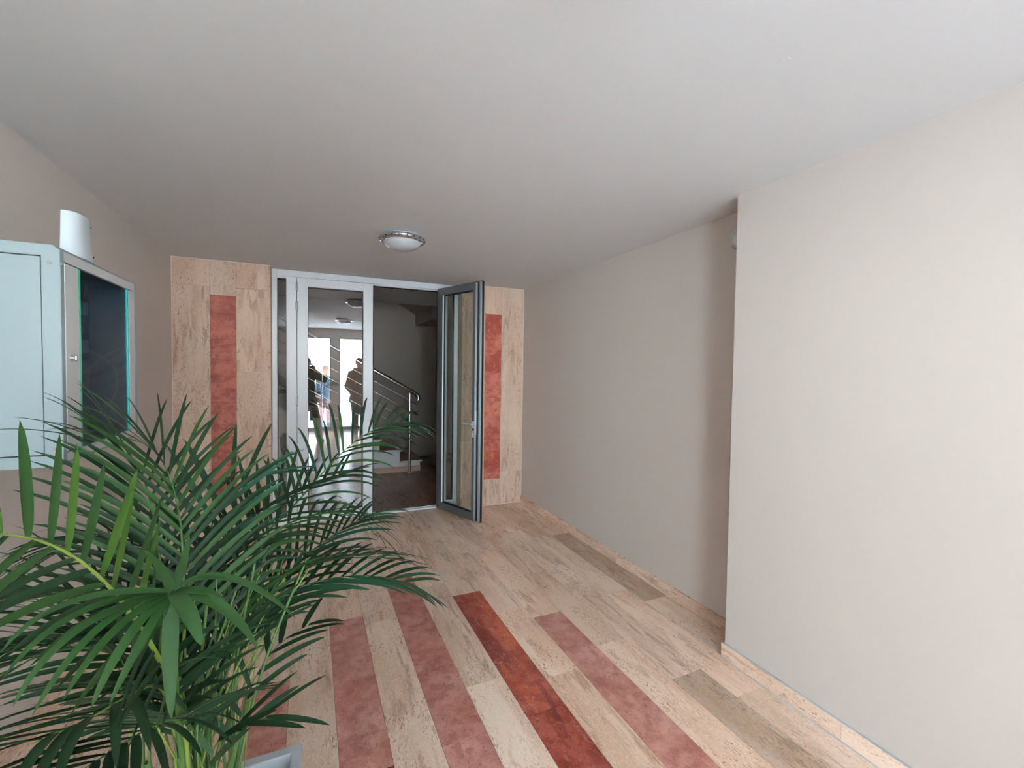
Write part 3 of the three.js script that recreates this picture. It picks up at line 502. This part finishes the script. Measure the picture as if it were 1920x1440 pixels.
  {                                                 // the frond that bends over towards the viewer: its leaflets hang round the bend
    const base = V(-0.187, 1.225, -0.8), g = frond('F8', { from: 0.75, n: 0, own: true, r: 0.0065, stalk: M_STALK2 });
    for (const [m, t, w] of [[[-0.287,1.246,-0.77],[-0.336,1.218,-0.72],0.014], [[-0.281,1.229,-0.77],[-0.334,1.187,-0.72],0.014], [[-0.282,1.207,-0.77],[-0.327,1.147,-0.72],0.0148], [[-0.26,1.205,-0.77],[-0.314,1.126,-0.73],0.014], [[-0.246,1.195,-0.77],[-0.289,1.131,-0.74],0.0148], [[-0.228,1.187,-0.77],[-0.262,1.112,-0.74],0.0156], [[-0.215,1.176,-0.77],[-0.243,1.112,-0.74],0.014], [[-0.205,1.184,-0.78],[-0.226,1.153,-0.75],0.0125], [[-0.184,1.149,-0.77],[-0.176,1.071,-0.74],0.0203], [[-0.158,1.212,-0.75],[-0.137,1.177,-0.72],0.0234], [[-0.121,1.202,-0.77],[-0.074,1.134,-0.76],0.0203], [[-0.115,1.232,-0.8],[-0.022,1.137,-0.82],0.0172], [[-0.141,1.219,-0.79],[-0.115,1.186,-0.8],0.0156], [[-0.19,1.242,-0.88],[-0.191,1.273,-0.92],0.014], [[-0.217,1.241,-0.86],[-0.248,1.261,-0.9],0.014]]) {
      const M = V(...m), T = V(...t), c = new THREE.QuadraticBezierCurve3(base, M.clone().multiplyScalar(2).addScaledVector(base, -0.5).addScaledVector(T, -0.5), T);
      obj('leaflet', toPalm(leafAlong(c, w)), ML.mid, g); single++;
    }
  }
  frond('F4', { from: 0.4, n: 23, len: 0.26, wid: 0.0125, roll: 0.5, fwd: 0.7, droop: 1.1, mats: ['dark', 'dark', 'mid'], own: true, lift: 0.45 });
  frond('F2', { from: 0.42, n: 20, len: 0.3, wid: 0.0135, roll: 0.15, fwd: 0.95, droop: 0.55, mats: ['dark', 'mid'], own: true, lift: 0.2 });
  frond('F6', { from: 0.4, n: 19, len: 0.24, wid: 0.014, roll: -0.2, fwd: 1.0, droop: 0.6, mats: ['dark', 'dark', 'mid'], own: true });
  frond('F5', { from: 0.42, n: 20, len: 0.22, wid: 0.012, roll: 0.1, fwd: 0.8, droop: 1.1, mats: ['dark', 'dark', 'mid'], own: true, lift: 0.45 });
  frond('F7', { from: 0.42, n: 17, len: 0.24, wid: 0.015, roll: 0.2, fwd: 1.0, droop: 0.5, mats: ['dark', 'dark', 'blue'], own: true });
  frond('F2b', { from: 0.45, n: 17, len: 0.3, wid: 0.0125, roll: 0.1, fwd: 0.95, droop: 0.6, mats: ['dark'], own: true });
  frond('F12', { from: 0.45, n: 6, len: 0.16, wid: 0.016, roll: 0.2, fwd: 0.9, droop: 0.5, mats: ['dark'], own: true, r: 0.003 });
  frond('F13', { from: 0.55, n: 4, len: 0.17, wid: 0.016, roll: 0.1, fwd: 1.1, droop: 0.3, mats: ['mid', 'dark'], own: true, r: 0.003 });
  frond('F9', { from: 0.5, n: 12, len: 0.24, wid: 0.016, roll: 0.1, fwd: 0.8, droop: 0.8, mats: ['dark'], own: true, stalk: M_STALK, r: 0.0065 });
  frond('F14', { from: 0.45, n: 12, len: 0.25, wid: 0.017, roll: 0.3, fwd: 0.8, droop: 0.3, mats: ['teal', 'blue', 'dark', 'dark'], lift: 0.6 });
  frond('F4b', { from: 0.45, n: 19, len: 0.22, wid: 0.0125, roll: 0.2, fwd: 0.7, droop: 0.5, mats: ['dark'], lift: 0.8 });
  frond('F10', { from: 0.4, n: 22, len: 0.3, wid: 0.014, roll: 0, fwd: 0.8, droop: 0.8, mats: ['dark'] });
  frond('F11', { from: 0.4, n: 20, len: 0.28, wid: 0.015, roll: 0.2, fwd: 0.8, droop: 0.8, mats: ['dark', 'dark', 'mid'] });
  frond('F15', { from: 0.45, n: 14, len: 0.24, wid: 0.016, roll: -0.1, fwd: 0.9, droop: 0.7, mats: ['dark'] });
  frond('F16', { from: 0.4, n: 20, len: 0.28, wid: 0.014, roll: -0.1, fwd: 0.8, droop: 0.8, mats: ['dark'] });
  frond('F17', { from: 0.45, n: 18, len: 0.26, wid: 0.0125, roll: 0, fwd: 0.8, droop: 0.9, mats: ['dark', 'dark', 'mid'] });
  frond('F18', { from: 0.45, n: 18, len: 0.24, wid: 0.0135, roll: 0.1, fwd: 0.9, droop: 0.8, mats: ['dark', 'dark', 'blue'] });
  for (const k of Object.keys(ML)) { const list = rest.filter((r) => r[1] === ML[k]).map((r) => r[0]); if (list.length) { const m = obj('leaflets', list, ML[k], palm); m.userData.kind = 'stuff'; } }
  // thin petioles fanning out of the pot
  for (let i = 0; i < 40; i++) {
    const a = rr(0, 2 * PI), b = V(-0.25 + 0.09 * Math.cos(a), 0.3, -1.257 + 0.09 * Math.sin(a)), right = rnd() < 0.62;
    const tip = right ? V(rr(-0.22, 0.0), rr(0.85, 1.05), rr(-1.55, -1.35)) : V(rr(-0.4, -0.2), rr(0.8, 1.05), rr(-1.4, -1.15)), mid = b.clone().lerp(tip, 0.55).add(V(-0.02, 0.07, 0.02));
    obj('stem', toPalm(tube([b, mid, tip], rr(0.0016, 0.0036), 16, 6)), rnd() < 0.5 ? M_STALK : M_STALK2, palm);
  }
  for (let i = 0; i < 7; i++) { const a = rr(0, 2 * PI), b = V(-0.25 + 0.06 * Math.cos(a), 0.29, -1.257 + 0.06 * Math.sin(a)); obj('cane', toPalm(tube([b, b.clone().add(V(rr(-0.02, 0.02), 0.18, rr(-0.02, 0.02))), b.clone().add(V(rr(-0.05, 0.05), 0.4, rr(-0.05, 0.05)))], rr(0.005, 0.008), 12, 8)), M_STALK2, palm); }
}

// ------------------------------------------------------------------ entrance behind the camera (seen mirrored in the door glass)
{
  const w = obj('wall_front', [bx(XL - 0.2, -0.47, 0, H, ZE, ZE + 0.22), bx(0.462, 0.648, 0, H, ZE, ZE + 0.22), bx(1.6, XR + 0.2, 0, H, ZE, ZE + 0.22), bx(-0.47, 0.462, 2.29, H, ZE, ZE + 0.22), bx(0.648, 1.6, 2.29, H, ZE, ZE + 0.22)], std(srgb(198, 192, 186), 0.85));
  struct(w, 'entrance wall behind the camera with two tall openings');
  const M_F = std(srgb(150, 152, 156), 0.4, 0.3);
  for (const [i, a, b] of [[1, -0.47, 0.462], [2, 0.648, 1.6]]) {
    const g = struct(group('window_' + i), 'tall glazed entrance opening mirrored in the closed door pane');
    obj('window_frame', frame(a, b, 0, 2.29, ZE + 0.08, ZE + 0.13, 0.03, 0.03, 0.09, 0.03, 0.003), M_F, g);
    obj('pane', pane(a + 0.03, b - 0.03, 0.09, 2.26, ZE + 0.105), phys(0xffffff, 0, { transmission: 1, thickness: 0, ior: 1.5 }), g);
  }
  struct(obj('pavement', bx(-16, 18, -0.25, -0.03, ZE + 0.22, 26), std(srgb(206, 208, 210), 0.85)), 'sunlit pale pavement outside the entrance');
  struct(obj('slab_balcony', bx(-6, 7, 2.62, 2.82, ZE + 0.22, 3.9, 0.01), std(srgb(214, 212, 208), 0.85)), 'balcony slab over the entrance');
  struct(obj('wall_outside', bx(-5.4, -5, -0.03, 3.4, ZE + 0.22, 8.2, 0.01), std(srgb(118, 116, 112), 0.85)), 'side wall outside the entrance');
  const lw = tag(group('garden_wall', 0.5, -0.03, 12), 'low pale blue wall far outside the entrance', 'wall');
  obj('body', bx(-8, 9, 0, 0.72, -0.1, 0.1, 0.01), std(srgb(176, 206, 226), 0.7), lw); obj('coping', bx(-8.05, 9.05, 0.72, 0.8, -0.14, 0.14, 0.01), std(srgb(196, 214, 226), 0.7), lw);
}

// ------------------------------------------------------------------ people seen mirrored in the door glass
function blob(caps, cell, k = 0.03) {               // one surface round tapered capsules [ax, ay, az, bx, by, bz, ra, rb]
  let lo = [9, 9, 9], hi = [-9, -9, -9];
  for (const c of caps) for (const [o, r] of [[0, c[6]], [3, c[7]]]) for (let i = 0; i < 3; i++) { lo[i] = Math.min(lo[i], c[o + i] - r - 2 * cell); hi[i] = Math.max(hi[i], c[o + i] + r + 2 * cell); }
  const size = Math.max(hi[0] - lo[0], hi[1] - lo[1], hi[2] - lo[2]), n = Math.ceil(size / cell) + 3, mc = new MarchingCubes(n, M_MORTAR, false, false, 400000);
  mc.isolation = 0; mc.field.fill(-1);
  const nx = Math.min(n, Math.ceil((hi[0] - lo[0]) / cell) + 1), ny = Math.min(n, Math.ceil((hi[1] - lo[1]) / cell) + 1), nz = Math.min(n, Math.ceil((hi[2] - lo[2]) / cell) + 1);
  const C = caps.map((c) => { const d = [c[3] - c[0], c[4] - c[1], c[5] - c[2]]; return { c, d, q: 1 / Math.max(1e-9, d[0] * d[0] + d[1] * d[1] + d[2] * d[2]) }; });
  for (let z = 0; z < nz; z++) for (let y = 0; y < ny; y++) for (let x = 0; x < nx; x++) {
    const px = lo[0] + x * cell, py = lo[1] + y * cell, pz = lo[2] + z * cell; let s = 1e3;
    for (const { c, d, q } of C) {
      const ex = px - c[0], ey = py - c[1], ez = pz - c[2], t = Math.min(1, Math.max(0, (ex * d[0] + ey * d[1] + ez * d[2]) * q));
      const fx = ex - t * d[0], fy = ey - t * d[1], fz = ez - t * d[2], v = Math.sqrt(fx * fx + fy * fy + fz * fz) - (c[6] + (c[7] - c[6]) * t);
      const h = Math.max(0, Math.min(1, 0.5 + 0.5 * (v - s) / k)); s = v + (s - v) * h - k * h * (1 - h);
    }
    mc.field[x + y * n + z * n * n] = -s;
  }
  mc.update();
  const P = new Float32Array(mc.count * 3), Q = new Float32Array(mc.count * 3), hs = n / 2;
  for (let i = 0; i < mc.count; i++) for (let j = 0; j < 3; j++) { P[i * 3 + j] = lo[j] + (mc.positionArray[i * 3 + j] * hs + hs) * cell; Q[i * 3 + j] = mc.normalArray[i * 3 + j]; }
  const g = new THREE.BufferGeometry(); g.setAttribute('position', new THREE.BufferAttribute(P, 3)); g.setAttribute('normal', new THREE.BufferAttribute(Q, 3)); return g;
}
function hand(w, f, nrm, thumb) {                   // wrist, finger direction, back-of-hand normal, thumb side
  const s = V(0, 0, 0).crossVectors(nrm, f).normalize().multiplyScalar(thumb), caps = [], P = (o, a, b, c) => o.clone().addScaledVector(f, a).addScaledVector(s, b).addScaledVector(nrm, c);
  const cap = (a, b, r, q) => caps.push([a.x, a.y, a.z, b.x, b.y, b.z, r, q]);
  cap(P(w, -0.02, 0, 0), P(w, 0.02, 0, 0), 0.026, 0.028);
  for (let i = -1; i <= 2; i++) cap(P(w, 0.01, i * 0.008, 0), P(w, 0.085, i * 0.019 - 0.009, 0), 0.015, 0.0125);
  [0.078, 0.088, 0.082, 0.064].forEach((l, i) => { const b = 0.029 - i * 0.0195; cap(P(w, 0.085, b, 0), P(w, 0.085 + l * 0.5, b * 1.1, -0.006), 0.0095, 0.009); cap(P(w, 0.085 + l * 0.5, b * 1.1, -0.006), P(w, 0.085 + l * 0.82, b * 1.1, -0.034), 0.009, 0.0078); });
  cap(P(w, 0.02, 0.026, -0.004), P(w, 0.055, 0.055, -0.014), 0.0145, 0.012); cap(P(w, 0.055, 0.055, -0.014), P(w, 0.088, 0.062, -0.03), 0.0115, 0.0095);
  return blob(caps, 0.004, 0.008);
}
function head(x, y, z, yaw) {                       // y is the middle of the head; facing -z before the turn
  const c = []; const a = (...q) => c.push(q);
  a(0, 0.03, 0.015, 0, 0.03, -0.015, 0.086, 0.082); a(0, -0.03, -0.03, 0, -0.085, -0.05, 0.064, 0.042); a(0, -0.02, 0.0, 0, -0.16, 0.02, 0.058, 0.052);
  a(0, 0.005, -0.092, 0, -0.032, -0.112, 0.011, 0.014); a(-0.014, -0.064, -0.096, 0.014, -0.064, -0.096, 0.008, 0.008); a(-0.018, -0.078, -0.09, 0.018, -0.078, -0.09, 0.008, 0.008); a(-0.04, 0.022, -0.078, 0.04, 0.022, -0.078, 0.014, 0.014);
  for (const s of [-1, 1]) { a(s * 0.082, 0.02, 0.01, s * 0.086, -0.028, 0.004, 0.014, 0.009); a(s * 0.033, 0.002, -0.082, s * 0.033, 0.001, -0.083, 0.011, 0.011); }
  return blob(c, 0.005, 0.014).rotateY(yaw).translate(x, y, z);
}
function hairCap(x, y, z, yaw, long = 0) {
  const c = [[0, 0.045, 0.022, 0, 0.05, -0.02, 0.09, 0.083], [0, 0.0, 0.045, 0, -0.03 - long, 0.05, 0.07, 0.05], [-0.03, 0.09, -0.055, 0.03, 0.09, -0.055, 0.035, 0.035]];
  return blob(c, 0.006, 0.02).rotateY(yaw).translate(x, y, z);
}
const M_SKIN = phys(srgb(205, 158, 134), 0.55, {});
{
  // the photographer, standing at the camera: legs apart, both hands at the phone
  const p = tag(obj('person', merge([blob([[-0.07, 0.95, 0.44, -0.07, 1.38, 0.42, 0.13, 0.13], [-0.07, 1.38, 0.42, -0.075, 1.5, 0.4, 0.06, 0.055], [0.1, 1.39, 0.42, 0.255, 1.31, 0.34, 0.05, 0.045], [0.255, 1.31, 0.34, 0.09, 1.49, 0.1, 0.045, 0.03], [-0.24, 1.39, 0.42, -0.33, 1.25, 0.34, 0.05, 0.045], [-0.33, 1.25, 0.34, -0.1, 1.49, 0.1, 0.045, 0.03], [0.02, 0.92, 0.44, 0.11, 0.5, 0.4, 0.085, 0.06], [0.11, 0.5, 0.4, 0.165, 0.09, 0.36, 0.055, 0.042], [-0.16, 0.92, 0.44, -0.2, 0.5, 0.42, 0.085, 0.06], [-0.2, 0.5, 0.42, -0.22, 0.09, 0.44, 0.055, 0.042]], 0.016), head(-0.075, 1.625, 0.36, 0), hand(V(0.09, 1.49, 0.1), V(-0.25, 0.75, -0.35).normalize(), V(0.75, 0.15, 0.5).normalize(), 1), hand(V(-0.1, 1.49, 0.1), V(0.25, 0.75, -0.35).normalize(), V(-0.75, 0.15, 0.5).normalize(), -1)]), M_SKIN),
    'photographer mirrored at the left edge of the door pane, elbow raised', 'person');
  obj('jacket', blob([[-0.07, 0.86, 0.44, -0.07, 1.36, 0.42, 0.165, 0.155], [-0.2, 1.37, 0.43, 0.06, 1.37, 0.43, 0.085, 0.085], [0.06, 1.4, 0.42, 0.25, 1.31, 0.34, 0.075, 0.07], [0.25, 1.31, 0.34, 0.12, 1.45, 0.15, 0.068, 0.05], [-0.2, 1.4, 0.42, -0.33, 1.25, 0.34, 0.075, 0.068], [-0.33, 1.25, 0.34, -0.13, 1.45, 0.15, 0.066, 0.05], [-0.15, 1.47, 0.45, 0.02, 1.47, 0.45, 0.06, 0.06], [-0.15, 0.76, 0.44, 0.01, 0.76, 0.44, 0.13, 0.13]], 0.016), std(srgb(74, 74, 58), 0.8), p);
  obj('trousers', blob([[-0.17, 0.86, 0.44, 0.03, 0.86, 0.44, 0.11, 0.11], [0.02, 0.88, 0.44, 0.11, 0.5, 0.4, 0.1, 0.078], [0.11, 0.5, 0.4, 0.165, 0.1, 0.36, 0.078, 0.066], [-0.16, 0.88, 0.44, -0.2, 0.5, 0.42, 0.1, 0.078], [-0.2, 0.5, 0.42, -0.22, 0.1, 0.44, 0.078, 0.066]], 0.016), std(srgb(150, 142, 120), 0.85), p);
  for (const [x, z, dx] of [[0.165, 0.37, 0.05], [-0.22, 0.45, -0.03]]) obj('shoe', blob([[x, 0.05, z + 0.03, x + dx, 0.045, z - 0.17, 0.05, 0.042], [x, 0.09, z, x, 0.1, z, 0.05, 0.05], [x, 0.035, z + 0.04, x + dx, 0.035, z - 0.17, 0.035, 0.035]], 0.012), std(srgb(70, 58, 46), 0.7), p);
  obj('hair', hairCap(-0.075, 1.63, 0.36, 0), std(srgb(60, 48, 40), 0.8), p);
  obj('bag', [new RoundedBoxGeometry(0.15, 0.2, 0.08, 3, 0.02).translate(0.06, 0.56, 0.26), tube([V(0.08, 0.65, 0.26), V(0.04, 0.91, 0.25), V(-0.06, 1.31, 0.26), V(-0.14, 1.46, 0.38)], 0.008, 24, 6)], std(srgb(34, 32, 38), 0.7), p);
  const ph = tag(group('smartphone'), 'dark smartphone held up by the mirrored photographer', 'phone');
  ph.position.copy(camera.position); ph.quaternion.copy(camera.quaternion);
  obj('case', new RoundedBoxGeometry(0.075, 0.158, 0.0085, 3, 0.004).translate(0.024, -0.06, 0.016), std(srgb(26, 28, 32), 0.35), ph); obj('screen', new THREE.BoxGeometry(0.068, 0.148, 0.0006).translate(0.024, -0.06, 0.0206), std(srgb(12, 12, 14), 0.1), ph);
  // second person, hands in pockets, standing just inside the right opening
  const x = 1.05, z = 1.42;
  const q = tag(obj('person', merge([blob([[x, 0.98, z, x, 1.4, z, 0.13, 0.13], [x, 1.4, z, x, 1.52, z, 0.06, 0.055], [x - 0.18, 1.4, z, x - 0.25, 1.12, z + 0.06, 0.05, 0.042], [x - 0.25, 1.12, z + 0.06, x - 0.14, 0.95, z - 0.1, 0.042, 0.032], [x + 0.18, 1.4, z, x + 0.25, 1.12, z + 0.06, 0.05, 0.042], [x + 0.25, 1.12, z + 0.06, x + 0.14, 0.95, z - 0.1, 0.042, 0.032], [x - 0.09, 0.93, z, x - 0.08, 0.5, z, 0.085, 0.06], [x - 0.08, 0.5, z, x - 0.07, 0.09, z + 0.02, 0.055, 0.042], [x + 0.09, 0.93, z, x + 0.1, 0.5, z, 0.085, 0.06], [x + 0.1, 0.5, z, x + 0.11, 0.09, z + 0.02, 0.055, 0.042]], 0.016), head(x + 0.01, 1.665, z - 0.02, 0.2), hand(V(x - 0.14, 0.95, z - 0.1), V(0.35, -0.9, 0).normalize(), V(-0.3, 0, -0.95).normalize(), 1), hand(V(x + 0.14, 0.95, z - 0.1), V(-0.35, -0.9, 0).normalize(), V(0.3, 0, -0.95).normalize(), -1)]), M_SKIN),
    'person in a brown jacket mirrored beside the meeting edge of the door', 'person');
  obj('jacket', blob([[x, 0.86, z, x, 1.38, z, 0.17, 0.16], [x - 0.13, 1.4, z, x + 0.13, 1.4, z, 0.085, 0.085], [x - 0.17, 1.42, z, x - 0.25, 1.12, z + 0.05, 0.078, 0.068], [x - 0.25, 1.12, z + 0.05, x - 0.15, 0.96, z - 0.09, 0.066, 0.056], [x + 0.17, 1.42, z, x + 0.25, 1.12, z + 0.05, 0.078, 0.068], [x + 0.25, 1.12, z + 0.05, x + 0.15, 0.96, z - 0.09, 0.066, 0.056], [x - 0.08, 1.5, z + 0.05, x + 0.08, 1.5, z + 0.05, 0.065, 0.065], [x - 0.1, 0.8, z, x + 0.1, 0.8, z, 0.12, 0.12]], 0.016), std(srgb(118, 98, 76), 0.8), q);
  obj('trousers', blob([[x - 0.09, 0.85, z, x + 0.09, 0.85, z, 0.115, 0.115], [x - 0.09, 0.85, z, x - 0.08, 0.5, z, 0.105, 0.08], [x - 0.08, 0.5, z, x - 0.07, 0.1, z + 0.02, 0.08, 0.068], [x + 0.09, 0.85, z, x + 0.1, 0.5, z, 0.105, 0.08], [x + 0.1, 0.5, z, x + 0.11, 0.1, z + 0.02, 0.08, 0.068]], 0.016), std(srgb(72, 80, 84), 0.85), q);
  for (const s of [-0.07, 0.11]) obj('shoe', blob([[x + s, 0.05, z + 0.05, x + s, 0.045, z - 0.15, 0.05, 0.042], [x + s, 0.09, z + 0.02, x + s, 0.1, z + 0.02, 0.05, 0.05], [x + s, 0.035, z + 0.06, x + s, 0.035, z - 0.15, 0.035, 0.035]], 0.012), std(srgb(52, 38, 32), 0.7), q);
  obj('hair', hairCap(x + 0.01, 1.67, z - 0.02, 0.2, 0.06), std(srgb(120, 92, 78), 0.8), q);
  // third person, outside
  const a = 0.36, c = 3.2, y = -0.03;
  const r = tag(obj('person', merge([blob([[a, y + 0.9, c, a, y + 1.27, c, 0.12, 0.12], [a, y + 1.27, c, a, y + 1.38, c, 0.055, 0.05], [a - 0.16, y + 1.27, c, a - 0.21, y + 1.03, c + 0.02, 0.046, 0.04], [a - 0.21, y + 1.03, c + 0.02, a - 0.2, y + 0.8, c - 0.06, 0.04, 0.03], [a + 0.16, y + 1.27, c, a + 0.21, y + 1.03, c + 0.02, 0.046, 0.04], [a + 0.21, y + 1.03, c + 0.02, a + 0.2, y + 0.8, c - 0.06, 0.04, 0.03], [a - 0.08, y + 0.85, c, a - 0.09, y + 0.46, c, 0.08, 0.058], [a - 0.09, y + 0.46, c, a - 0.1, y + 0.08, c + 0.02, 0.052, 0.04], [a + 0.08, y + 0.85, c, a + 0.09, y + 0.46, c, 0.08, 0.058], [a + 0.09, y + 0.46, c, a + 0.08, y + 0.08, c + 0.02, 0.052, 0.04]], 0.016), head(a, y + 1.5, c - 0.02, -0.5), hand(V(a - 0.2, y + 0.8, c - 0.06), V(0.05, -1, -0.1).normalize(), V(-0.9, 0, -0.4).normalize(), 1), hand(V(a + 0.2, y + 0.8, c - 0.06), V(-0.05, -1, -0.1).normalize(), V(0.9, 0, -0.4).normalize(), -1)]), M_SKIN),
    'person in a blue top standing outside, mirrored left of the entrance post', 'person');
  obj('top', blob([[a, y + 0.82, c, a, y + 1.25, c, 0.15, 0.145], [a - 0.12, y + 1.27, c, a + 0.12, y + 1.27, c, 0.075, 0.075], [a - 0.16, y + 1.28, c, a - 0.21, y + 1.03, c + 0.02, 0.065, 0.056], [a - 0.21, y + 1.03, c + 0.02, a - 0.2, y + 0.84, c - 0.05, 0.054, 0.044], [a + 0.16, y + 1.28, c, a + 0.21, y + 1.03, c + 0.02, 0.065, 0.056], [a + 0.21, y + 1.03, c + 0.02, a + 0.2, y + 0.84, c - 0.05, 0.054, 0.044]], 0.016), std(srgb(92, 112, 130), 0.85), r);
  obj('trousers', blob([[a - 0.08, y + 0.8, c, a + 0.08, y + 0.8, c, 0.11, 0.11], [a - 0.08, y + 0.8, c, a - 0.09, y + 0.46, c, 0.096, 0.07], [a - 0.09, y + 0.46, c, a - 0.1, y + 0.2, c + 0.01, 0.07, 0.06], [a + 0.08, y + 0.8, c, a + 0.09, y + 0.46, c, 0.096, 0.07], [a + 0.09, y + 0.46, c, a + 0.08, y + 0.2, c + 0.01, 0.07, 0.06]], 0.016), std(srgb(196, 156, 150), 0.85), r);
  for (const s of [-0.1, 0.08]) obj('shoe', blob([[a + s, y + 0.045, c + 0.04, a + s, y + 0.04, c - 0.14, 0.045, 0.038], [a + s, y + 0.08, c + 0.02, a + s, y + 0.1, c + 0.02, 0.045, 0.045]], 0.012), std(srgb(76, 108, 140), 0.7), r);
  obj('hair', hairCap(a, y + 1.505, c - 0.02, -0.5), std(srgb(150, 110, 96), 0.8), r);
}

renderer.render(scene, camera);
